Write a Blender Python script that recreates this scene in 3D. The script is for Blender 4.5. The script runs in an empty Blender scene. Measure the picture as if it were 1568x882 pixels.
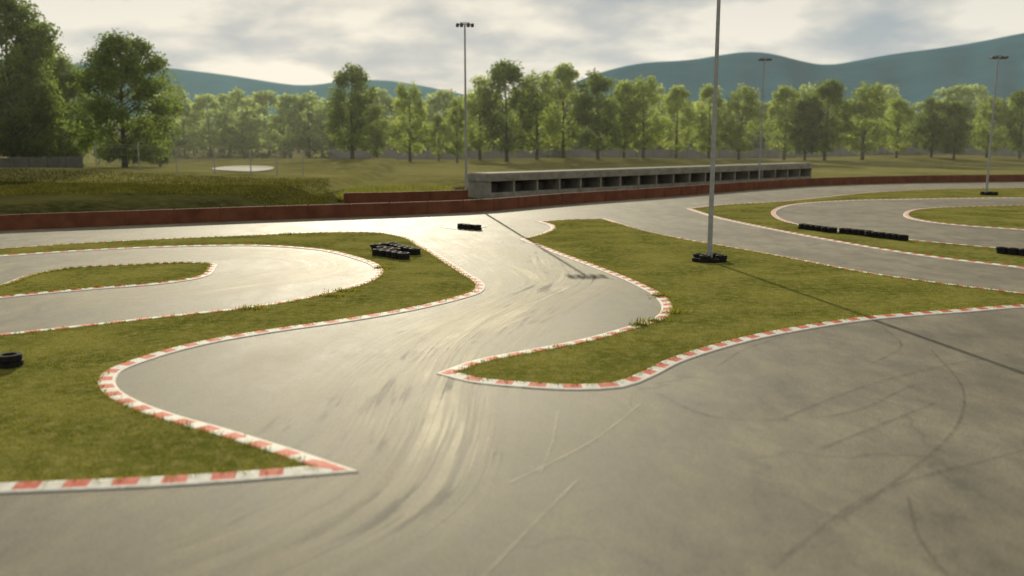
import bpy, math, random
import numpy as np
from mathutils import Vector, Matrix
from mathutils.geometry import tessellate_polygon
random.seed(7); rng=np.random.default_rng(7)
sc=bpy.context.scene
F=1358.0; TH=math.atan(225/1358.0); H=5.5
CT,ST=math.cos(TH),math.sin(TH)
def ray(px,py):
    x=(px-784)/F; y=(441-py)/F
    return (x, CT+y*ST, -ST+y*CT)
def U(px,py,z=0.0):
    d=ray(px,py); t=(z-H)/d[2]
    return (d[0]*t,d[1]*t)
def D(px,py,Y):
    d=ray(px,py); t=Y/d[1]
    return (d[0]*t,Y,H+d[2]*t)

# ---------------- materials
def mat(name):
    m=bpy.data.materials.new(name); m.use_nodes=True
    nt=m.node_tree; nt.nodes.clear()
    o=nt.nodes.new('ShaderNodeOutputMaterial'); return m,nt,o
def noise(nt,vec,scale,detail=4,rough=.55):
    n=nt.nodes.new('ShaderNodeTexNoise'); n.inputs['Scale'].default_value=scale
    n.inputs['Detail'].default_value=detail; n.inputs['Roughness'].default_value=rough
    if vec is not None: nt.links.new(vec,n.inputs['Vector'])
    return n.outputs['Fac']
def ramp(nt,fac,stops):
    r=nt.nodes.new('ShaderNodeValToRGB'); e=r.color_ramp.elements
    while len(e)<len(stops): e.new(.5)
    for i,(p,c) in enumerate(stops):
        e[i].position=p; e[i].color=(c[0],c[1],c[2],1) if hasattr(c,'__len__') else (c,c,c,1)
    nt.links.new(fac,r.inputs['Fac']); return r.outputs['Color']
def mixc(nt,f,a,b,mode='MIX'):
    m=nt.nodes.new('ShaderNodeMix'); m.data_type='RGBA'; m.blend_type=mode
    for s,v in ((m.inputs[0],f),(m.inputs[6],a),(m.inputs[7],b)):
        if isinstance(v,bpy.types.NodeSocket): nt.links.new(v,s)
        elif isinstance(v,(int,float)): s.default_value=v
        else: s.default_value=(v[0],v[1],v[2],1)
    return m.outputs[2]
def math_(nt,op,a,b=None,c=None,clamp=False):
    m=nt.nodes.new('ShaderNodeMath'); m.operation=op; m.use_clamp=clamp
    for i,v in enumerate((a,b,c)):
        if v is None: continue
        if isinstance(v,bpy.types.NodeSocket): nt.links.new(v,m.inputs[i])
        else: m.inputs[i].default_value=v
    return m.outputs[0]
def mapping(nt,vec,scale=(1,1,1),rot=(0,0,0),loc=(0,0,0)):
    m=nt.nodes.new('ShaderNodeMapping'); m.inputs['Scale'].default_value=scale; m.inputs['Rotation'].default_value=rot; m.inputs['Location'].default_value=loc
    nt.links.new(vec,m.inputs['Vector']); return m.outputs[0]
def pos(nt): return nt.nodes.new('ShaderNodeNewGeometry').outputs['Position']
def princ(nt,o,col,rough=.7,spec=.5,bump=None,bs=.3,bd=.02,metal=0,alpha=None):
    p=nt.nodes.new('ShaderNodeBsdfPrincipled')
    def s(n,v):
        if isinstance(v,bpy.types.NodeSocket): nt.links.new(v,p.inputs[n])
        elif hasattr(v,'__len__'): p.inputs[n].default_value=(v[0],v[1],v[2],1)
        else: p.inputs[n].default_value=v
    s('Base Color',col); s('Roughness',rough); s('Specular IOR Level',spec); s('Metallic',metal)
    if alpha is not None: s('Alpha',alpha)
    if bump is not None:
        b=nt.nodes.new('ShaderNodeBump'); b.inputs['Strength'].default_value=bs; b.inputs['Distance'].default_value=bd
        nt.links.new(bump,b.inputs['Height']); nt.links.new(b.outputs[0],p.inputs['Normal'])
    nt.links.new(p.outputs[0],o.inputs['Surface']); return p
def simple(name,c1,c2,scale,rough=.8,spec=.3,bs=.3,bd=.02,metal=0):
    m,nt,o=mat(name); v=pos(nt); f=noise(nt,v,scale,6,.6)
    princ(nt,o,ramp(nt,f,[(.3,c1),(.7,c2)]),rough,spec,noise(nt,v,scale*4,3),bs,bd,metal); return m

def grassmat(name,a,b,c,big=.35):
    m,nt,o=mat(name); v=pos(nt)
    n1=noise(nt,v,big,5,.6); n2=noise(nt,v,big*9,6,.7); n3=noise(nt,v,30,3,.7)
    c1=ramp(nt,n1,[(.38,a),(.62,b)]); c2=mixc(nt,ramp(nt,n2,[(.45,0),(.72,1)]),c1,c)
    c3=mixc(nt,.7,c2,ramp(nt,n3,[(.3,.35),(.7,1.5)]),'MULTIPLY')
    d=nt.nodes.new('ShaderNodeBsdfDiffuse'); nt.links.new(c3,d.inputs[0])
    nt.links.new(d.outputs[0],o.inputs['Surface']); return m
M_grass=grassmat('short_grass',(.095,.108,.022),(.215,.205,.052),(.30,.26,.09))
M_field=grassmat('field_grass',(.11,.108,.032),(.23,.214,.074),(.26,.235,.10),.045)
M_dgrass=grassmat('dark_grass_band',(.034,.037,.013),(.068,.067,.024),(.10,.092,.035),.12)  # darker tones for the grass band behind the barrier
def leafmat(name,c1,c2,trans=.45,boost=(1.7,1.6,.8)):
    m,nt,o=mat(name)
    oi=nt.nodes.new('ShaderNodeObjectInfo')
    a=nt.nodes.new('ShaderNodeAttribute'); a.attribute_name='tint'; f=a.outputs['Fac']
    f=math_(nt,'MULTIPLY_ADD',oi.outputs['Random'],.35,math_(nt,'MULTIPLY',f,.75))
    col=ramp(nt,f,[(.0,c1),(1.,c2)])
    d=nt.nodes.new('ShaderNodeBsdfDiffuse'); t=nt.nodes.new('ShaderNodeBsdfTranslucent')
    nt.links.new(col,d.inputs[0])
    tc=mixc(nt,1.0,col,boost,'MULTIPLY'); nt.links.new(tc,t.inputs[0])
    mx=nt.nodes.new('ShaderNodeMixShader'); mx.inputs[0].default_value=trans
    nt.links.new(d.outputs[0],mx.inputs[1]); nt.links.new(t.outputs[0],mx.inputs[2]); nt.links.new(mx.outputs[0],o.inputs['Surface']); return m
M_leaf=leafmat('tree_leaves',(.13,.18,.065),(.37,.43,.155),.55,boost=(1.6,1.6,.9))
M_leafd=leafmat('dark_tree_leaves',(.070,.105,.035),(.20,.26,.085),.5,boost=(1.6,1.6,.9))
M_leaff=leafmat('haze_tinted_leaves',(.20,.27,.12),(.42,.49,.23),.55,boost=(1.5,1.5,1.0))  # far rows: leaf colour paled to stand in for haze
M_blade=leafmat('grass_blades',(.105,.122,.022),(.28,.265,.062),.45,boost=(1.5,1.45,.85))
M_bark=simple('bark',(.05,.04,.03),(.13,.11,.09),3)
def asphalt():
    m,nt,o=mat('asphalt'); v=pos(nt)
    big=noise(nt,v,.07,4,.6); mid=noise(nt,mapping(nt,v,(1,.5,1),(0,0,.6)),.75,9,.76); gr=noise(nt,v,24,6,.9)
    c=ramp(nt,big,[(.35,(.136,.118,.077)),(.65,(.212,.189,.130))])
    c=mixc(nt,.9,c,ramp(nt,mid,[(.32,.48),(.5,.97),(.68,1.5)]),'MULTIPLY')
    c=mixc(nt,1.,c,ramp(nt,gr,[(.35,.35),(.65,1.65)]),'MULTIPLY')
    vo=nt.nodes.new('ShaderNodeTexVoronoi'); vo.feature='DISTANCE_TO_EDGE'; vo.inputs['Scale'].default_value=.22
    nn=nt.nodes.new('ShaderNodeTexNoise'); nn.inputs['Scale'].default_value=.8; nn.inputs['Detail'].default_value=6; nt.links.new(v,nn.inputs['Vector'])
    sc2=mixc(nt,1.0,v,mixc(nt,1,nn.outputs['Color'],(2.5,2.5,0),'MULTIPLY'),'ADD'); nt.links.new(sc2,vo.inputs['Vector'])
    cr=ramp(nt,vo.outputs['Distance'],[(0,1),(.010,0)])
    cr=math_(nt,'MULTIPLY',cr,ramp(nt,big,[(.48,0),(.56,.5)]))
    c=mixc(nt,cr,c,(.05,.045,.035))
    ro=math_(nt,'MULTIPLY_ADD',mid,.28,.54)
    princ(nt,o,c,ro,.29,gr,1.,.012); return m
M_asph=asphalt()
def streakmat(name,col,across,along,thr,strength,lo=.12,dark=0.):
    # driven-on dust and rubber in one thin layer: light streaks with dark rubber streaks between them
    m,nt,o=mat(name); uv=nt.nodes.new('ShaderNodeUVMap').outputs[0]
    n=noise(nt,mapping(nt,uv,(across,along,1)),1,3,.6)
    n2=noise(nt,mapping(nt,uv,(across*3.1,along*1.6,1)),1,2,.6)
    patch=noise(nt,mapping(nt,uv,(2.5,.22,1)),1,3,.6)
    sp=nt.nodes.new('ShaderNodeSeparateXYZ'); nt.links.new(uv,sp.inputs[0])
    e=math_(nt,'MULTIPLY',math_(nt,'MULTIPLY',sp.outputs[0],math_(nt,'SUBTRACT',1,sp.outputs[0])),4,clamp=True)
    a=nt.nodes.new('ShaderNodeAttribute'); a.attribute_name='fade'
    l1=ramp(nt,n,[(thr,0),(thr+.14,1)]); l2=ramp(nt,n2,[(thr,0),(thr+.12,1)])
    l=math_(nt,'MAXIMUM',l1,math_(nt,'MULTIPLY',l2,.7))
    ea=math_(nt,'MULTIPLY',e,a.outputs['Fac'])
    al=math_(nt,'MULTIPLY',math_(nt,'MULTIPLY',l,ea),ramp(nt,patch,[(.3,lo),(.6,1)]))
    al=math_(nt,'MULTIPLY',al,strength,clamp=True)
    gg=noise(nt,pos(nt),26,4,.85); al=math_(nt,'MULTIPLY',al,ramp(nt,gg,[(.35,.55),(.6,1)]))
    colr=col
    if dark>0:
        d1=noise(nt,mapping(nt,uv,(across*1.1,along*2.6,1),(0,0,0),(7.3,3.1,0)),1,4,.65)
        dp=noise(nt,mapping(nt,uv,(2.2,.30,1),(0,0,0),(3.3,9.1,0)),1,3,.6)
        da=math_(nt,'MULTIPLY',math_(nt,'MULTIPLY',ramp(nt,d1,[(.50,0),(.64,1)]),ea),math_(nt,'MULTIPLY',ramp(nt,dp,[(.45,0),(.62,1)]),dark))
        sel=math_(nt,'GREATER_THAN',da,al); colr=mixc(nt,sel,col,(.05,.043,.032)); al=math_(nt,'MAXIMUM',al,da)
    princ(nt,o,colr,.72,.28,alpha=al); return m
M_dust=streakmat('dust_streaks',(.70,.63,.45),13,.10,.45,.85,.2)
M_dust2=streakmat('dust_and_rubber_streaks',(.70,.63,.45),14,.10,.45,.85,.2,.6)
def linemat(name,col,st):
    m,nt,o=mat(name); v=pos(nt); a=ramp(nt,noise(nt,v,2.5,5,.7),[(.35,0),(.65,st)])
    princ(nt,o,col,.75,.25,alpha=a); return m
M_lline=linemat('scuff_light',(.7,.65,.5),.35); M_dline=linemat('scuff_dark',(.03,.028,.025),.38)
def kerbmat():
    m,nt,o=mat('kerb_paint'); uv=nt.nodes.new('ShaderNodeUVMap').outputs[0]; v=pos(nt)
    sp=nt.nodes.new('ShaderNodeSeparateXYZ'); nt.links.new(uv,sp.inputs[0])
    fr=math_(nt,'FRACT',math_(nt,'DIVIDE',sp.outputs[0],.76))
    st=math_(nt,'GREATER_THAN',fr,.52)
    edge=math_(nt,'GREATER_THAN',sp.outputs[1],.84)
    isw=math_(nt,'MAXIMUM',st,edge)
    red=ramp(nt,noise(nt,v,6,4,.7),[(.3,(.52,.085,.050)),(.7,(.68,.19,.13))])
    wh=ramp(nt,noise(nt,v,5,5,.7),[(.3,(.60,.57,.49)),(.6,(.80,.77,.69))])
    c=mixc(nt,isw,red,wh)
    wear=ramp(nt,noise(nt,v,9,6,.75),[(.55,0),(.70,.75)])
    c=mixc(nt,wear,c,(.36,.33,.27))
    princ(nt,o,c,.75,.2,noise(nt,v,25,3),.3,.01); return m
M_kerb=kerbmat()
M_conc=simple('concrete',(.17,.16,.13),(.31,.29,.24),1.2,.9,.15)
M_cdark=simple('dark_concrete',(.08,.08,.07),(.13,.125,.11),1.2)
M_redw=simple('red_barrier_paint',(.115,.042,.024),(.20,.080,.043),.8,.85,.12)
M_metal=simple('galvanised_steel',(.26,.26,.25),(.36,.36,.35),4,.6,.4,.05,.005,.2)
M_lamp=simple('lamp_housing',(.06,.06,.06),(.11,.11,.11),5,.5)
M_rub=simple('tyre_rubber',(.010,.009,.008),(.026,.024,.021),7,.85,.15)
M_sand=simple('pale_sand',(.34,.33,.27),(.50,.48,.41),.3,.95,.1)
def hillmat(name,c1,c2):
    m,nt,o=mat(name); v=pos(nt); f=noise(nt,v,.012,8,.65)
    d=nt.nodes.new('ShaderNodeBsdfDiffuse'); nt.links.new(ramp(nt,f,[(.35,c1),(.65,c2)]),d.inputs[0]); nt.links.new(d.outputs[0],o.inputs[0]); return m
M_hill=hillmat('haze_tinted_forest_hill',(.024,.112,.160),(.036,.140,.19))  # blue haze of distance is painted into the hill colours
M_hill2=hillmat('distant_haze_tinted_hill',(.075,.20,.245),(.095,.23,.275))  # farther range: more haze painted in, so paler

# ---------------- mesh helpers
class MB:
    def __init__(s): s.v=[];s.f=[];s.m=[];s.n=0
    def add(s,v,f,mi=0):
        v=[tuple(map(float,p)) for p in v]
        s.f+= [tuple(i+s.n for i in q) for q in f]; s.m+=[mi]*len(f); s.v+=v; s.n+=len(v)
    def box(s,c,size,mi=0,rz=0,rx=0,bev=.0):
        sx,sy,sz=[a/2 for a in size]; M=Matrix.Rotation(rz,3,'Z')@Matrix.Rotation(rx,3,'X'); C=Vector(c)
        if bev<=0:
            P=[(x,y,z) for z in(-sz,sz) for x,y in((-sx,-sy),(sx,-sy),(sx,sy),(-sx,sy))]
            Fq=[(0,3,2,1),(4,5,6,7),(0,1,5,4),(1,2,6,5),(2,3,7,6),(3,0,4,7)]
        else:
            b=bev; P=[]
            for z,i in((-sz,0),(sz-b,0),(sz,b)):
                P+=[(x,y,z) for x,y in((-sx+i,-sy+i),(sx-i,-sy+i),(sx-i,sy-i),(-sx+i,sy-i))]
            Fq=[(0,3,2,1),(8,9,10,11)]
            for k in(0,4): Fq+=[(k+j,k+(j+1)%4,k+4+(j+1)%4,k+4+j) for j in range(4)]
        s.add([C+M@Vector(p) for p in P],Fq,mi)
    def tube(s,pts,rad,n=8,mi=0):
        V=[];Fc=[]
        for i,p in enumerate(pts):
            p=Vector(p); t=(Vector(pts[min(i+1,len(pts)-1)])-Vector(pts[max(i-1,0)])).normalized()
            a=t.cross(Vector((0.13,1,0.05))); a=a if a.length>.05 else t.cross(Vector((1,0,0))); a.normalize(); b=t.cross(a)
            for k in range(n):
                q=2*math.pi*k/n; V.append(p+(a*math.cos(q)+b*math.sin(q))*rad[i])
        for i in range(len(pts)-1):
            for k in range(n): Fc.append((i*n+k,i*n+(k+1)%n,(i+1)*n+(k+1)%n,(i+1)*n+k))
        Fc.append(tuple(range((len(pts)-1)*n,len(pts)*n))); s.add(V,Fc,mi)
    def obj(s,name,mats,parent=None,smooth=False):
        me=bpy.data.meshes.new(name); me.from_pydata(s.v,[],s.f)
        for m in mats: me.materials.append(m)
        me.polygons.foreach_set('material_index',s.m)
        if smooth: me.polygons.foreach_set('use_smooth',[True]*len(s.f))
        me.update(); o=bpy.data.objects.new(name,me); sc.collection.objects.link(o)
        if parent: o.parent=parent
        return o
def empty(name,loc=(0,0,0)):
    e=bpy.data.objects.new(name,None); e.location=loc; e.empty_display_size=.3; sc.collection.objects.link(e); return e

# ---------------- barrier line
wall_px=[(-260,372),(0,353),(200,345),(400,337),(600,330),(720,325),(850,314),(1000,303),(1150,291),(1240,285),(1400,280),(1568,278)]
wall=[U(*p) for p in wall_px]
wall=[(wall[0][0]-60,wall[0][1]-25)]+wall+[(wall[-1][0]+60,wall[-1][1]+3)]
wx=np.array([p[0] for p in wall]); wy=np.array([p[1] for p in wall])
def yw(x): return np.interp(x,wx,wy)
MOUNDS=[(*U(610,262),1.5,26,16),(*U(900,250),1.3,60,18),(*U(380,252),1.2,30,20),(*U(60,282),.9,20,12),(*U(1450,246),1.5,50,25)]
TEX=U(500,290)[0]
def sm(t): t=np.clip(t,0,1); return t*t*(3-2*t)
def hgt(x,y):
    x=np.asarray(x,float); y=np.asarray(y,float)
    k=sm((y-yw(x)-3)/25)
    h=np.zeros_like(x)
    for mx,my,a,sx,sy in MOUNDS: h=h+a*np.exp(-((x-mx)/sx)**2-((y-my)/sy)**2)
    terr=1.0*sm((y-yw(x)-4)/9)*sm((TEX+1.5-x)/3)*(1-sm((y-150)/60))
    return (h+.25*np.sin(x*.07)*np.cos(y*.05))*k+terr
def hz(x,y): return float(hgt(x,y))-.02

def axis(segs):
    out=[]
    for a,b,n in segs: out+=list(np.linspace(a,b,n,endpoint=False))
    return np.array(out+[segs[-1][1]])
ax=axis([(-6000,-400,14),(-400,-150,25),(-150,-60,40),(-60,20,90),(20,200,80),(200,500,25),(500,6000,14)])
ay=axis([(-400,0,8),(0,40,8),(40,120,110),(120,260,60),(260,500,20),(500,6000,14)])
X,Y=np.meshgrid(ax,ay); Z=hgt(X,Y)-.02
nx,ny=len(ax),len(ay); V=np.stack([X,Y,Z],-1).reshape(-1,3)
i=np.arange(nx-1)[None,:]+nx*np.arange(ny-1)[:,None]; i=i.ravel()
Fq=np.stack([i,i+1,i+1+nx,i+nx],-1)
me=bpy.data.meshes.new('ground'); me.from_pydata(V.tolist(),[],Fq.tolist()); me.materials.append(M_field); me.materials.append(M_dgrass)
cxy=V[Fq].mean(1)
edge_far=np.array([U(a,b,1.0) for a,b in [(-500,288),(0,279),(200,281),(350,283),(505,285)]])
ey=np.interp(cxy[:,0],edge_far[:,0],edge_far[:,1])+rng.uniform(-.6,.6,len(cxy))
ey2=np.interp(cxy[:,0],[TEX,TEX+1,20],[0,U(600,287)[1],U(760,280)[1]])+rng.uniform(-1,1,len(cxy))
inm=(cxy[:,1]>yw(cxy[:,0])-2)&(((cxy[:,0]<TEX+1)&(cxy[:,1]<ey))|((cxy[:,0]>=TEX+1)&(cxy[:,0]<0)&(cxy[:,1]<ey2)))
me.polygons.foreach_set('material_index',inm.astype(np.int32))
me.polygons.foreach_set('use_smooth',[True]*len(Fq)); me.update()
g=bpy.data.objects.new('ground',me); sc.collection.objects.link(g)

def poly_mesh(name,pts,z,m,parent=None):
    tris=tessellate_polygon([[Vector((p[0],p[1],0)) for p in pts]])
    fs=[]
    for a,b,c in tris:
        A,B,C=pts[a],pts[b],pts[c]
        cr=(B[0]-A[0])*(C[1]-A[1])-(B[1]-A[1])*(C[0]-A[0])
        fs.append((a,b,c) if cr>0 else (a,c,b))
    b=MB(); b.add([(p[0],p[1],z) for p in pts],fs); return b.obj(name,[m],parent)
asp=[(p[0],p[1]-.1) for p in wall]
asp=[(asp[0][0],-60)]+[(asp[-1][0],-60)]+asp[::-1]
poly_mesh('asphalt_track',asp,0,M_asph)

# ---------------- spline outlines
def spline(P,closed=True,step=.35):
    n=len(P); cor=[len(p)>2 for p in P]; W=[np.array(p[:2],float) for p in P]; T=[]
    for i in range(n):
        a=W[(i-1)%n]; b=W[i]; c=W[(i+1)%n]
        d0=np.linalg.norm(b-a); d1=np.linalg.norm(c-b)
        if not closed and i==0: T.append(((c-b)/d1,)*2); continue
        if not closed and i==n-1: T.append(((b-a)/d0,)*2); continue
        v0=(b-a)/d0; v1=(c-b)/d1
        if cor[i]: T.append((v0,v1))
        else:
            m=(v1*d0+v0*d1)/(d0+d1); T.append((m,m))
    out=[]
    for i in range(n if closed else n-1):
        p0=W[i];p1=W[(i+1)%n]; d=np.linalg.norm(p1-p0); m0=T[i][1]*d; m1=T[(i+1)%n][0]*d
        k=max(2,int(d/step)); k=min(k,60)
        for j in range(k):
            t=j/k; out.append((2*t**3-3*t**2+1)*p0+(t**3-2*t**2+t)*m0+(-2*t**3+3*t**2)*p1+(t**3-t**2)*m1)
    if not closed: out.append(W[-1])
    return np.array(out)
def UL(L): return [tuple(U(p[0],p[1]))+tuple(p[2:]) for p in L]
isl={}
isl['A']=[(-520,764),(0,743),(300,730),(478,717,1),(430,700),(380,684),(330,668),(250,645),(195,625),(158,603),(150,588),(162,570),(215,549),(300,526),(400,508),(520,491),(620,474),(690,458),(722,448),(728,438),(705,420),(675,400),(640,378),(605,362),(570,357),(500,357),(400,361),(280,366),(120,374),(0,382),(-400,405,1),(-400,418,1),(0,392),(120,384),(280,377),(400,376),(490,382),(550,395),(584,409),(586,420),(560,436),(500,452),(400,471),(250,488),(100,505),(0,516),(-520,575,1)]
isl['B']=[(-520,480,1),(-300,462),(0,440),(60,421),(110,412),(200,407),(290,404),(314,405),(316,412),(290,427),(240,434),(150,441),(60,449),(0,455),(-520,500,1)]
isl['C']=[(830,340,1),(870,337),(922,336,1),(990,356),(1060,370),(1130,382),(1230,401),(1330,420),(1450,437),(1568,452),(1700,470,1),(1568,468),(1470,475),(1400,480),(1330,486),(1230,500),(1150,515),(1080,533),(1020,553),(975,575),(938,588),(880,591),(800,587),(730,580),(698,572,1),(740,557),(820,541),(900,525),(965,507),(1020,488),(1030,472),(1018,455),(980,434),(920,410),(860,388),(806,367,1),(838,358),(852,350),(846,344)]
isl['D']=[(1058,320,1),(1100,315),(1200,309),(1260,303),(1340,295),(1450,290),(1568,288),(1800,286,1),(1800,304,1),(1568,303),(1400,305),(1280,308),(1215,313),(1185,321),(1182,330),(1205,341),(1250,350),(1330,361),(1450,374),(1568,384),(1800,402,1),(1800,440,1),(1568,410),(1450,396),(1380,386),(1280,369),(1180,350),(1105,334)]
isl['E']=[(1800,314,1),(1568,315),(1480,317),(1410,321),(1392,327),(1405,336),(1450,343),(1568,352),(1800,366,1)]
def pip(pts,poly):
    x,y=pts[:,0],pts[:,1]; ins=np.zeros(len(pts),bool); n=len(poly)
    for i in range(n):
        x1,y1=poly[i]; x2,y2=poly[(i+1)%n]
        if y1==y2: continue
        c=((y1>y)!=(y2>y))&(x<(x2-x1)*(y-y1)/(y2-y1)+x1); ins^=c
    return ins
def blades(name,P,z0,hmin,hmax,w,m,parent=None):
    n=len(P); a=rng.uniform(0,math.pi,n); h=rng.uniform(hmin,hmax,n); ww=w*rng.uniform(.6,1.3,n)
    lx=rng.normal(0,.45,n)*h; ly=rng.normal(0,.45,n)*h
    dx=np.cos(a)*ww/2; dy=np.sin(a)*ww/2; zz=np.broadcast_to(z0,(n,))
    V=np.empty((n,3,3)); V[:,0]=np.stack([P[:,0]-dx,P[:,1]-dy,zz],-1); V[:,1]=np.stack([P[:,0]+dx,P[:,1]+dy,zz],-1); V[:,2]=np.stack([P[:,0]+lx,P[:,1]+ly,zz+h],-1)
    me=bpy.data.meshes.new(name); me.vertices.add(n*3); me.vertices.foreach_set('co',V.ravel())
    me.loops.add(n*3); me.loops.foreach_set('vertex_index',np.arange(n*3,dtype=np.int32))
    me.polygons.add(n); me.polygons.foreach_set('loop_start',np.arange(0,n*3,3,dtype=np.int32)); 
    me.update(calc_edges=True); me.validate()
    tn=.5+.38*np.sin(P[:,0]*.9+1.3*np.sin(P[:,1]*.5))*np.cos(P[:,1]*.7+P[:,0]*.3)+rng.normal(0,.22,n)
    at=me.attributes.new('tint','FLOAT','POINT'); at.data.foreach_set('value',np.repeat(np.clip(tn,0,1),3).astype(np.float32))
    me.materials.append(m); o=bpy.data.objects.new(name,me); sc.collection.objects.link(o)
    if parent: o.parent=parent
    return o
KW=.37
for key,L in isl.items():
    S=spline(UL(L),True,.35)
    area=.5*np.sum(S[:,0]*np.roll(S[:,1],-1)-np.roll(S[:,0],-1)*S[:,1])
    if area<0: S=S[::-1]
    isl_o=poly_mesh('grass_island',[tuple(p) for p in S],.035,M_grass)
    d=np.roll(S,-1,0)-S; d/=np.linalg.norm(d,axis=1)[:,None]+1e-9; nn=np.stack([d[:,1],-d[:,0]],-1)
    n0=np.roll(nn,1,0); mt=n0+nn; ml=np.linalg.norm(mt,axis=1)[:,None]; mt=mt/(ml+1e-9); sc_=1/np.clip((mt*nn).sum(1),.4,1)
    off=mt*sc_[:,None]; n=len(S)
    prof=[(-.03,-.02,0),(0,.045,0),(.05,.052,.14),(.28,.036,.80),(KW-.01,.028,1),(KW,.0,1)]
    arc=np.concatenate([[0],np.cumsum(np.linalg.norm(np.roll(S,-1,0)-S,axis=1))])
    vs=[];fs=[];uvs=[]
    for o_,z,_ in prof:
        q=S+off*o_; vs+=[(a,b,z) for a,b in q]
    for r in range(len(prof)-1):
        for i in range(n):
            j=(i+1)%n; fs.append((r*n+i,(r+1)*n+i,(r+1)*n+j,r*n+j))
            uvs+=[(arc[i],prof[r][2]),(arc[i],prof[r+1][2]),(arc[i+1],prof[r+1][2]),(arc[i+1],prof[r][2])]
    b=MB(); b.add(vs,fs); ko=b.obj('kerb',[M_kerb])
    uvl=ko.data.uv_layers.new(name='UVMap'); uvl.data.foreach_set('uv',np.array(uvs,np.float32).ravel())
    if key in 'ABC':
        mn=S.min(0); mx=S.max(0); mn[0]=max(mn[0],-32); mx[0]=min(mx[0],45); mx[1]=min(mx[1],75)
        ar=(mx-mn).prod(); Q=mn+(mx-mn)*rng.uniform(0,1,(int(min(ar*330,900000)),2))
        keep=rng.uniform(0,1,len(Q))<np.clip((17/np.maximum(Q[:,1],8))**1.6,.0,1); Q=Q[keep]
        Q=Q[pip(Q,S[::2])]
        if len(Q): blades('grass_blades',Q,.03,.02,.06,.022,M_blade,isl_o)
        E=S[rng.integers(0,n,9000)]; E=E+rng.normal(0,.08,E.shape); E=E[(E[:,1]<60)&(abs(E[:,0])<40)]
        blades('edge_grass',E,.04,.03,.10,.022,M_blade,isl_o)
def weeds(px,py,s):
    c=np.array(U(px,py)); P=c+rng.normal(0,1,(90,2))*np.array([s*.8,s*.4]); blades('weed_clump',P,.04,.05,.16,.05,M_blade)
for w in [(390,474,.35),(530,447,.4),(510,455,.3),(1000,494,.3),(1035,480,.3),(440,360,.3),(585,412,.25),(1010,455,.2),(980,500,.2)]: weeds(*w)

# ---------------- worn streaks on asphalt (kept to few overlapping layers)
def ribbon(name,px,w,z,m,step=.4,fade=True):
    S=spline(UL(px),False,step); n=len(S); t=np.gradient(S,axis=0); t/=np.linalg.norm(t,axis=1)[:,None]; nr=np.stack([t[:,1],-t[:,0]],-1)
    ww=np.interp(np.linspace(0,1,n),np.linspace(0,1,len(w)),w) if hasattr(w,'__len__') else np.full(n,w)
    arc=np.concatenate([[0],np.cumsum(np.linalg.norm(np.diff(S,axis=0),axis=1))])+random.uniform(0,50); K=9
    vs=[];fs=[];uvs=[];fd=[]
    for i in range(n):
        for k in range(K):
            q=S[i]+nr[i]*ww[i]*(k/(K-1)-.5); vs.append((q[0],q[1],z)); fd.append(min(1,min(i,n-1-i)/(n*.3)) if fade else 1)
    for i in range(n-1):
        for k in range(K-1):
            fs.append((i*K+k,i*K+k+1,(i+1)*K+k+1,(i+1)*K+k))
            uvs+=[(k/(K-1),arc[i]),((k+1)/(K-1),arc[i]),((k+1)/(K-1),arc[i+1]),(k/(K-1),arc[i+1])]
    b=MB(); b.add(vs,fs); o=b.obj(name,[m]); uvl=o.data.uv_layers.new(name='UVMap'); uvl.data.foreach_set('uv',np.array(uvs,np.float32).ravel())
    at=o.data.attributes.new('fade','FLOAT','POINT'); at.data.foreach_set('value',np.array(fd,np.float32)); return o
ribbon('tyre_streaks',[(760,335),(850,395),(860,430),(780,470),(680,515),(600,570),(540,640),(440,730),(310,810),(40,900)],[3,4,5.4,5.6,5.6,5.4,5,5],.008,M_dust2)
ribbon('tyre_streaks',[(850,440),(760,490),(700,540),(672,600),(645,680),(590,760),(450,840),(150,950)],[3,4,4.2,4.2,4,3.8],.012,M_dust2)
ribbon('tyre_streaks',[(660,350),(740,390),(800,430),(760,470),(640,510),(500,560),(380,620)],[4,5,5,4.5,4],.004,M_dust)
ribbon('tyre_streaks',[(-150,480),(50,463),(250,448),(400,430),(500,410),(470,393),(350,388),(200,392),(0,405)],[4,5,5,5,5,4],.004,M_dust)
for px in [[(885,735),(820,800),(735,890)],[(855,630),(845,680),(828,725)],[(980,620),(900,680),(780,740)]]:
    ribbon('scuff_line',px,.05,.016,M_lline,.3,False)
for px in [[(1425,535),(1475,600),(1460,660),(1380,730),(1250,820)],[(1250,690),(1350,650),(1445,612)],[(1100,560),(1130,540),(1200,515)],[(1330,560),(1380,530),(1350,500)],[(1180,870),(1330,760),(1568,690)],[(1568,540),(1450,560),(1330,590),(1200,640)],[(1290,340),(1420,345),(1568,352)],[(1390,760),(1410,830),(1450,882)],[(1000,600),(1100,640),(1250,640),(1400,590)]]:
    ribbon('skid_mark',px,.05,.016,M_dline,.3,False)
ribbon('painted_line',[(672,348),(718,353),(746,347)],.1,.020,simple('white_paint',(.5,.5,.46),(.7,.7,.66),4),.3,False)

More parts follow.
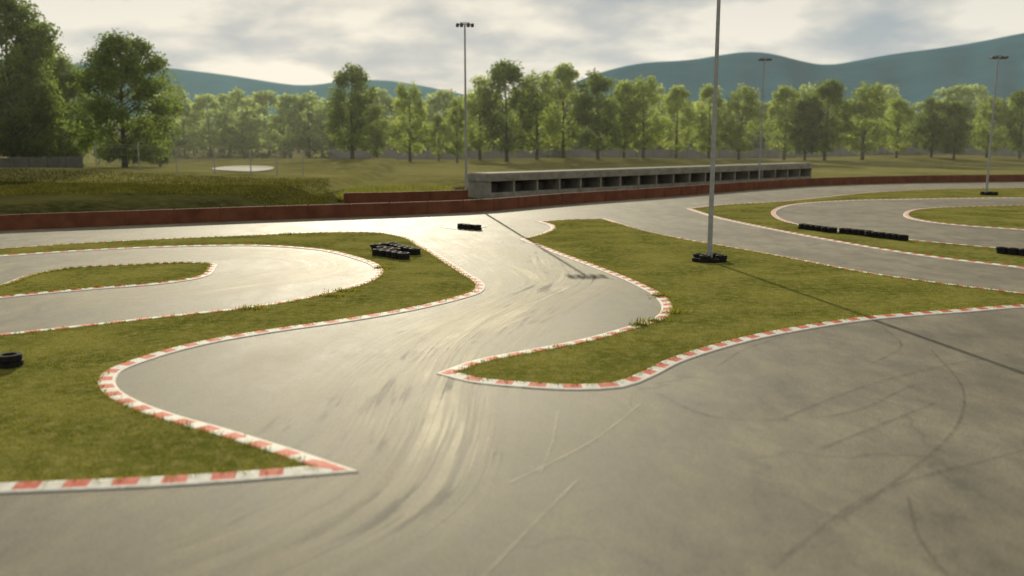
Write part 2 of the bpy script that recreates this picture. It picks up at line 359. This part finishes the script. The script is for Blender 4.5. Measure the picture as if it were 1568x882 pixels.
# ---------------- red barrier
def barrier(path,hh,name):
    S=spline(path,False,.5); b=MB()
    seg=np.concatenate([[0],np.cumsum(np.linalg.norm(np.diff(S,axis=0),axis=1))]); L=seg[-1]; k=int(L/3)
    for i in range(k):
        s0=L*i/k; s1=L*(i+1)/k
        p=np.array([np.interp(s0,seg,S[:,0]),np.interp(s0,seg,S[:,1])]); q=np.array([np.interp(s1,seg,S[:,0]),np.interp(s1,seg,S[:,1])])
        c=(p+q)/2; a=math.atan2(*(q-p)[::-1]); l=np.linalg.norm(q-p)
        b.box((c[0],c[1],hh/2-.05),(l-.04,.3,hh+.1),0,a,0,.03)
        b.box((p[0],p[1],hh/2-.05),(.12,.38,hh+.02),0,a)
    return b.obj(name,[M_redw])
barrier([(p[0],p[1]+.3) for p in wall],.95,'red_track_barrier')
barrier([U(528,316),U(620,314),U(716,310)],1.15,'red_track_barrier')

# ---------------- pit bunker
c0=np.array(U(750,305)); c1=np.array(U(1242,276)); u=(c1-c0); Lb=np.linalg.norm(u); u/=Lb; az=math.atan2(u[1],u[0])
pb=empty('pit_garage_block',(c0[0],c0[1],0)); pb.rotation_euler=(0,0,az)
nb=19; dep=3.2; bw=Lb/nb
b=MB(); b.box((Lb/2,dep/2,2.02),(Lb+.3,dep+.3,.66),0,0,0,.04); b.box((Lb/2,dep/2,2.40),(Lb-.2,dep-.2,.08),0); b.obj('roof_slab',[M_conc],pb)
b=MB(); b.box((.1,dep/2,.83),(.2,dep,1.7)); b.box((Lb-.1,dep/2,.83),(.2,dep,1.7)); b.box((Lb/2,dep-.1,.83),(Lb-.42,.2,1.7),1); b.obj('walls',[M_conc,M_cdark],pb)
b=MB()
for i in range(1,nb): b.box((i*bw,dep/2-.12,.84),(.22,dep-.26,1.68))
b.obj('bay_dividers',[M_conc],pb)
b=MB()
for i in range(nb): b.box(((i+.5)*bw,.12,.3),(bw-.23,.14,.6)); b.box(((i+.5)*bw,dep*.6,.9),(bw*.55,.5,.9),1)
b.obj('bay_sills',[M_conc,M_cdark],pb)

b=MB()
S=[U(480,246),U(760,246),U(1100,245),U(1400,245),U(1900,246)]
for i in range(len(S)-1):
    p=np.array(S[i]);q=np.array(S[i+1]); k=12
    for j in range(k):
        c=p+(q-p)*(j+.5)/k; b.box((c[0],c[1]+20,hz(c[0],c[1]+20)+1.3),(np.linalg.norm(q-p)/k-.2,.4,3.2),0,math.atan2(*(q-p)[::-1]))
b.obj('perimeter_wall',[simple('grey_wall',(.17,.16,.155),(.25,.24,.235),.3)])
b=MB(); p=np.array(U(-120,283)); q=np.array(U(128,272))
for j in range(8):
    c=p+(q-p)*(j+.5)/8; b.box((c[0],c[1],1.6),(np.linalg.norm(q-p)/8-.1,.4,3.2),0,math.atan2(*(q-p)[::-1]),0,.05)
b.obj('concrete_wall',[M_cdark])

b=MB(); fp=[(150,279),(215,280),(272,281),(330,280),(385,279),(425,278),(465,277)]
tops=[]
for i,(px,py) in enumerate(fp):
    x,y=U(px,py); z=hz(x,y); b.tube([(x,y,z-.3),(x,y,z+3.4)],[.08,.08],6); tops.append((x,y,z))
for i in range(len(tops)-1):
    for hh in (.2,1.1,2.0,2.9,3.35):
        a=tops[i];c=tops[i+1]; b.tube([(a[0],a[1],a[2]+hh),(c[0],c[1],c[2]+hh)],[.014,.014],4)
    for t in np.linspace(.05,.95,14):
        a=np.array(tops[i]);c=np.array(tops[i+1]); m_=a+(c-a)*t; b.tube([m_+[0,0,.2],m_+[0,0,3.35]],[.008,.008],3)
b.obj('wire_fence',[M_metal])

def patch(name,L,m,dz=.06):
    S=spline(UL(L),True,1.); c=S.mean(0); vs=[(c[0],c[1],hz(*c)+dz)]+[(x,y,hz(x,y)+dz) for x,y in S]; n=len(S)
    b=MB(); b.add(vs,[(0,1+i,1+(i+1)%n) for i in range(n)]); b.obj(name,[m])
patch('sand_patch',[(325,270),(360,266),(412,267),(415,270),(380,273),(345,272)],M_sand,.1)
patch('sand_patch',[(678,299),(700,293),(722,294),(716,303),(690,304)],M_sand,.1)
P=[]
for _ in range(9000):
    px=random.uniform(500,690); py=random.uniform(292,310)
    if px<530+(300-py)*1.5: continue
    P.append(U(px,py))
P=np.array(P); blades('reed_bed',P,hgt(P[:,0],P[:,1])-.05,.3,1.1,.13,leafmat('reed_leaves',(.07,.085,.03),(.20,.21,.075),.4))
P=[U(random.uniform(-40,505),random.uniform(284,318)) for _ in range(16000)]
P=np.array(P); P=P[P[:,1]>yw(P[:,0])+1]; blades('rough_grass_tufts',P,hgt(P[:,0],P[:,1])-.05,.1,.35,.10,leafmat('dark_grass_blades',(.034,.040,.013),(.09,.092,.030),.4))

# ---------------- tyres
def tyre(b,x,y,z,R=.29,W=.2,rz=0,tilt=0):
    prof=[(.55,.1),(.62,0),(.92,.0),(1,.12),(1,.88),(.92,1),(.62,1),(.55,.9)]; n=18; M=Matrix.Rotation(rz,3,'Z')@Matrix.Rotation(tilt,3,'X')
    V=[];Fc=[]
    for k in range(n):
        a=2*math.pi*k/n
        for r,h in prof: V.append(Vector((x,y,z))+M@Vector((R*r*math.cos(a),R*r*math.sin(a),W*h)))
    m=len(prof)
    for k in range(n):
        for j in range(m): Fc.append((k*m+j,((k+1)%n)*m+j,((k+1)%n)*m+(j+1)%m,k*m+(j+1)%m))
    b.add(V,Fc)
def tyres(name,rows,layers=2,z0=0):
    b=MB()
    for (p,q) in rows:
        p=np.array(U(*p));q=np.array(U(*q)); L=np.linalg.norm(q-p); k=max(1,int(round(L/.5)))
        for i in range(k+1):
            c=p+(q-p)*i/k
            for l in range(layers):
                tyre(b,c[0]+random.uniform(-.04,.04),c[1]+random.uniform(-.04,.04),z0+l*.15+.002*l,.28*random.uniform(.93,1.05),.15,random.uniform(0,3),random.uniform(-.03,.03))
    return b.obj(name,[M_rub])
tyres('tyre_barrier',[((706,350),(730,352))],2,.01)
tyres('tyre_barrier',[((576,384),(602,381)),((604,384),(634,391)),((580,392),(618,398)),((585,388),(605,391))],2,.04)
tyres('tyre_barrier',[((1229,351),(1274,357))],2,.04)
tyres('tyre_barrier',[((1291,358),(1330,362)),((1332,363),(1383,369))],2,.04)
tyres('tyre_barrier',[((1534,389),(1640,399))],2,.04)
tyres('tyre_barrier',[((-60,566),(18,563))],2,.04)
def ring(px,py,R,n=8,z0=.04):
    b=MB(); c=U(px,py)
    for i in range(n):
        a=2*math.pi*i/n+.2; 
        tyre(b,c[0]+R*math.cos(a),c[1]+R*math.sin(a)*.8,z0,.27,.17); 
        if i%2: tyre(b,c[0]+R*math.cos(a)+.03,c[1]+R*math.sin(a)*.8,z0+.17,.26,.14)
    return b.obj('tyre_ring',[M_rub])
ring(1086,401,.56); ring(1514,299,.6)

# ---------------- floodlight masts
MH=15.7
def mast(px,py,rz=0,h=MH):
    x,y=U(px,py); z=hz(x,y) if y>yw(x) else 0
    e=empty('floodlight_mast',(x,y,z)); e.rotation_euler=(0,0,rz)
    b=MB(); b.tube([(0,0,-.1),(0,0,h*.5),(0,0,h)],[.12,.095,.07],12); b.tube([(0,0,0),(0,0,.5)],[.16,.15],12); b.box((0,0,.07),(.5,.5,.06)); b.obj('pole',[M_metal],e,False)
    b=MB(); b.box((0,0,h+.03),(1.5,.09,.09)); b.box((0,0,h-.25),(.12,.16,.5)); b.box((0,0,h+.16),(.9,.07,.07)); b.obj('crossbar',[M_metal],e)
    b=MB()
    for xx in (-.66,-.3,.3,.66):
        for s in(-1,1):
            b.box((xx,.26*s,h-.05),(.26,.42,.14),0,0,.35*s,.03); 
    b.obj('floodlights',[M_lamp],e)
    return e
mast(714,309,.1); mast(1086,401,.15); mast(1162,282,.1); mast(1510,299,.0,13.8)
base=np.array(U(714,309)); tip=np.array(U(900,424)); sv=tip-base; sl=np.linalg.norm(sv); el=math.atan2(MH,sl); azs=math.atan2(-sv[0],-sv[1])

# ---------------- trees
def make_tree(name,h,r,leaf,seed,ncl=90,per=95,ls=.5,cb=.12,stretch=1.0):
    R=np.random.default_rng(seed); b=MB()
    th=h*.93; bx,by=R.normal(0,.25,2)
    tp=[(bx*t*t*2,by*t*t*2,th*t) for t in np.linspace(0,1,7)]; tp[0]=(0,0,-.6)
    tr=[.016*h*(1-t)**.8+.03 for t in np.linspace(0,1,7)]; tr[0]*=1.35
    b.tube(tp,tr,8,0)
    lob=R.uniform(.78,1.22,8)
    def rad(t,a):
        s=min(1,max(0,(t-cb)/(1-cb)))
        return r*(math.sin(math.pi*s**.72)**.6*.95+.10)*lob[int(a/(2*math.pi)*8)%8]
    C=[]
    for i in range(ncl):
        t=cb+(1-cb)*R.uniform(.02,.98)**.95; a=R.uniform(0,2*math.pi); q=rad(t,a)*math.sqrt(R.uniform(.12,1))
        C.append((math.cos(a)*q+bx*t*t*2,math.sin(a)*q+by*t*t*2,t*h))
    for i in range(0,ncl,3):
        c=C[i]; z0=max(.1*h,c[2]-math.hypot(c[0],c[1])*R.uniform(.7,1.2)); t=z0/th; p0=np.array([bx*t*t*2,by*t*t*2,z0]); p2=np.array(c)
        pm=(p0+p2)/2+np.array([0,0,-.15*np.linalg.norm(p2-p0)*.5])
        b.tube([p0,pm,p2],[.006*h*(1-t)+.03,.04,.015],5,0)
    nb_v=b.n
    V=[];tint=[]
    for c in C:
        cr=R.uniform(.75,1.35)*h*.052+.3; n=int(per*R.uniform(.6,1.3))
        d=R.normal(0,1,(n,3)); d/=np.linalg.norm(d,axis=1)[:,None]; d*= (cr*R.uniform(.1,1.15,n)**.6)[:,None]; d[:,2]*=stretch
        P=np.array(c)+d; s=ls*R.uniform(.5,1.2,n)
        e1=R.normal(0,1,(n,3)); e1/=np.linalg.norm(e1,axis=1)[:,None]; e2=np.cross(e1,R.normal(0,1,(n,3))); e2/=np.linalg.norm(e2,axis=1)[:,None]
        q=np.stack([P-e1*s[:,None]*.6,P+e2*s[:,None]*.33,P+e1*s[:,None]*.6,P-e2*s[:,None]*.33],1)
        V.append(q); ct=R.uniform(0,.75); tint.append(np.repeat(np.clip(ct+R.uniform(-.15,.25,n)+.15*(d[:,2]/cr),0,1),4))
    V=np.concatenate(V).reshape(-1,3); tint=np.concatenate(tint); nq=len(V)//4
    b.v+=V.tolist(); idx=(np.arange(nq*4).reshape(-1,4)+nb_v); b.f+=[tuple(q) for q in idx.tolist()]; b.m+=[1]*nq; b.n+=len(V)
    me=bpy.data.meshes.new(name); me.from_pydata(b.v,[],b.f); me.materials.append(M_bark); me.materials.append(leaf); me.polygons.foreach_set('material_index',b.m)
    at=me.attributes.new('tint','FLOAT','POINT'); at.data.foreach_set('value',np.concatenate([np.zeros(nb_v),tint]).astype(np.float32)); me.update(); return me
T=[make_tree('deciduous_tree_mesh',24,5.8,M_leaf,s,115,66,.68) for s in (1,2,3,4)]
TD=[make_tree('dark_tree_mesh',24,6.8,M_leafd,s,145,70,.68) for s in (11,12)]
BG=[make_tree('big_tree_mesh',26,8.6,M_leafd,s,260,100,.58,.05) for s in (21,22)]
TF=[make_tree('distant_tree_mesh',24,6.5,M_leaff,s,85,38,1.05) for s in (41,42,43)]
def place(me,name,px,base,top,parent=None,wide=1.0,hh=24.):
    x,y=U(px,base); z=hz(x,y); ht=D(px,top,y)[2]-z; s=ht/hh*.97
    o=bpy.data.objects.new(name,me); sc.collection.objects.link(o); o.location=(x,y,z); o.scale=(s*wide,s*wide,s); o.rotation_euler=(0,0,random.uniform(0,6.28))
    if parent: o.parent=parent
    return o
for px,b_,t_,w,k in [(22,262,-12,1.0,0),(192,266,48,1.12,1),(96,258,82,.95,0),(55,256,60,.9,1),(-70,262,20,1.,1),(-170,264,-20,1.,0),(245,258,175,.8,1)]:
    place(BG[k],'broadleaf_tree',px,b_,t_,None,w,26.)
near=[(540,251,97,1.1,'d'),(578,253,160,1.,'l'),(628,252,122,1.0,'l'),(672,252,175,.9,'l'),(735,251,116,1.0,'l'),(776,252,92,1.05,'d'),(822,251,104,1.,'l'),(862,250,98,1.0,'l'),(915,251,108,1.1,'d'),(955,250,122,.95,'l'),(985,250,112,1.,'l'),(1035,249,132,1.05,'l'),(700,253,150,.85,'l'),
 (1085,248,128,1.05,'l'),(1130,249,126,1.1,'l'),(1200,248,132,1.1,'l'),(1232,249,145,1.,'d'),(1262,249,122,1.1,'d'),(1320,249,122,1.15,'l'),(1372,248,150,1.1,'l'),(1425,248,148,1.2,'d'),(1460,249,155,1.1,'d'),(1510,248,145,1.15,'l'),(1560,248,138,1.15,'d'),(1610,248,130,1.1,'l')]
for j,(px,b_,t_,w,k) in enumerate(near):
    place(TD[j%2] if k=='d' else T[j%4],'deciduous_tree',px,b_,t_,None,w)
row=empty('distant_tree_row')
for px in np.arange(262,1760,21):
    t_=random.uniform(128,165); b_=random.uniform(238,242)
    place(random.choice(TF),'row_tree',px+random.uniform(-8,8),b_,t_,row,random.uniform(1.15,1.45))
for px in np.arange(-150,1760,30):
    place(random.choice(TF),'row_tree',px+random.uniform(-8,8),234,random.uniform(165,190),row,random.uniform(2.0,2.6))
und=empty('undergrowth')
US=[make_tree('bush_mesh',24,13,M_leafd,s,50,45,1.7,.0) for s in (31,32)]
for px in np.arange(230,1760,30):
    place(random.choice(US),'bush',px+random.uniform(-9,9),random.uniform(240,244),random.uniform(224,235),und,random.uniform(1.8,2.8))

# ---------------- hills
def hills(name,prof,Y,dep,m,seed):
    R=np.random.default_rng(seed); px=np.linspace(prof[0][0],prof[-1][0],260); pz=np.interp(px,[p[0] for p in prof],[p[1] for p in prof])
    k=np.ones(7)/7; pz=np.convolve(np.pad(pz,3,'edge'),k,'valid')
    ridge=np.array([D(a,c,Y) for a,c in zip(px,pz)]); rows=[(-1,0),(-.8,.22),(-.6,.42),(-.4,.62),(-.25,.78),(-.12,.92),(0,1),(.2,.9),(.6,.5),(1,0)]
    V=[];nc=len(px)
    ph=R.uniform(0,6,6)
    for s,hf in rows:
        for i in range(nc):
            a=px[i]*.012; w=sum(math.sin(a*(q+1)*1.3+ph[q]+s*3*(q%3))/(q+1) for q in range(6))*.05*(1 if 0<hf<1 else 0)
            V.append((ridge[i,0]*(1+s*dep/Y),Y+s*dep,max(-2,ridge[i,2]*(hf+w*(1-abs(2*hf-1)))) if hf else -3))
    Fc=[(r*nc+i,r*nc+i+1,(r+1)*nc+i+1,(r+1)*nc+i) for r in range(len(rows)-1) for i in range(nc-1)]
    b=MB(); b.add(V,Fc); b.obj(name,[m],None,True)
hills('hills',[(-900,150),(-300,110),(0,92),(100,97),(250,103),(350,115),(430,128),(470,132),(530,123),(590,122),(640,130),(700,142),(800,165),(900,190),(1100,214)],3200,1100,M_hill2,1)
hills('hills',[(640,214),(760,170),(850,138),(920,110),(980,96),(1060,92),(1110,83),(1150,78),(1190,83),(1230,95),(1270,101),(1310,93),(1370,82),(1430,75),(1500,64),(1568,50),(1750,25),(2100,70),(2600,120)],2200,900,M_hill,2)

# ---------------- real haze layer between the track and the woods
hm=bpy.data.materials.new('haze'); hm.use_nodes=True; nt=hm.node_tree; nt.nodes.clear()
o=nt.nodes.new('ShaderNodeOutputMaterial'); vs_=nt.nodes.new('ShaderNodeVolumeScatter')
vs_.inputs['Color'].default_value=(.95,.95,.84,1); vs_.inputs['Density'].default_value=.00045; vs_.inputs['Anisotropy'].default_value=.2
nt.links.new(vs_.outputs[0],o.inputs['Volume'])
b=MB(); b.box((40,235,22),(900,270,50)); b.obj('haze',[hm])

# ---------------- light
sun=bpy.data.lights.new('sun','SUN'); sun.energy=4.8; sun.angle=math.radians(.25); sun.color=(1,.90,.68)
so=bpy.data.objects.new('sun',sun); sc.collection.objects.link(so)
dirv=Vector((sv[0],sv[1],-MH)); so.rotation_euler=dirv.to_track_quat('-Z','Y').to_euler()
w=bpy.data.worlds.new('World'); sc.world=w; w.use_nodes=True; nt=w.node_tree; nt.nodes.clear()
out=nt.nodes.new('ShaderNodeOutputWorld'); bg=nt.nodes.new('ShaderNodeBackground'); bg.inputs[1].default_value=.1
sky=nt.nodes.new('ShaderNodeTexSky'); sky.sky_type='NISHITA'; sky.sun_disc=False; sky.sun_elevation=el; sky.sun_rotation=azs; sky.dust_density=1; sky.air_density=1
tc=nt.nodes.new('ShaderNodeTexCoord'); sp=nt.nodes.new('ShaderNodeSeparateXYZ'); nt.links.new(tc.outputs['Generated'],sp.inputs[0])
zz=math_(nt,'ADD',math_(nt,'MAXIMUM',sp.outputs[2],0),.24)
cx=math_(nt,'DIVIDE',sp.outputs[0],zz); cy=math_(nt,'DIVIDE',sp.outputs[1],zz)
cb=nt.nodes.new('ShaderNodeCombineXYZ'); nt.links.new(cx,cb.inputs[0]); nt.links.new(cy,cb.inputs[1])
mp=nt.nodes.new('ShaderNodeMapping'); mp.inputs['Location'].default_value=(7.7,1.1,0); nt.links.new(cb.outputs[0],mp.inputs[0])
nz=noise(nt,mp.outputs[0],2.1,7,.52)
ccol=ramp(nt,nz,[(.36,(3.9,4.5,4.9)),(.44,(5.3,5.6,5.6)),(.51,(7.2,7.1,6.5)),(.58,(9.1,8.7,7.6))])
zen=ramp(nt,sp.outputs[2],[(0,1.0),(.09,.98),(.16,.86),(.35,.78),(1,.65)])
ccol=mixc(nt,1,ccol,zen,'MULTIPLY')
skyc=mixc(nt,1,sky.outputs[0],(1,.95,.85),'MULTIPLY')
fin=mixc(nt,.96,skyc,ccol)
nt.links.new(fin,bg.inputs[0]); nt.links.new(bg.outputs[0],out.inputs[0])

cam=bpy.data.cameras.new('camera'); cam.sensor_width=36; cam.lens=F/1568*36; cam.clip_end=12000; cam.clip_start=.1
co=bpy.data.objects.new('camera',cam); sc.collection.objects.link(co); co.location=(0,0,H); co.rotation_euler=(math.pi/2-TH,0,0)
cam.dof.use_dof=True; cam.dof.focus_distance=36; cam.dof.aperture_fstop=.32
sc.camera=co
sc.view_settings.view_transform='Standard'; sc.view_settings.look='None'; sc.view_settings.exposure=0
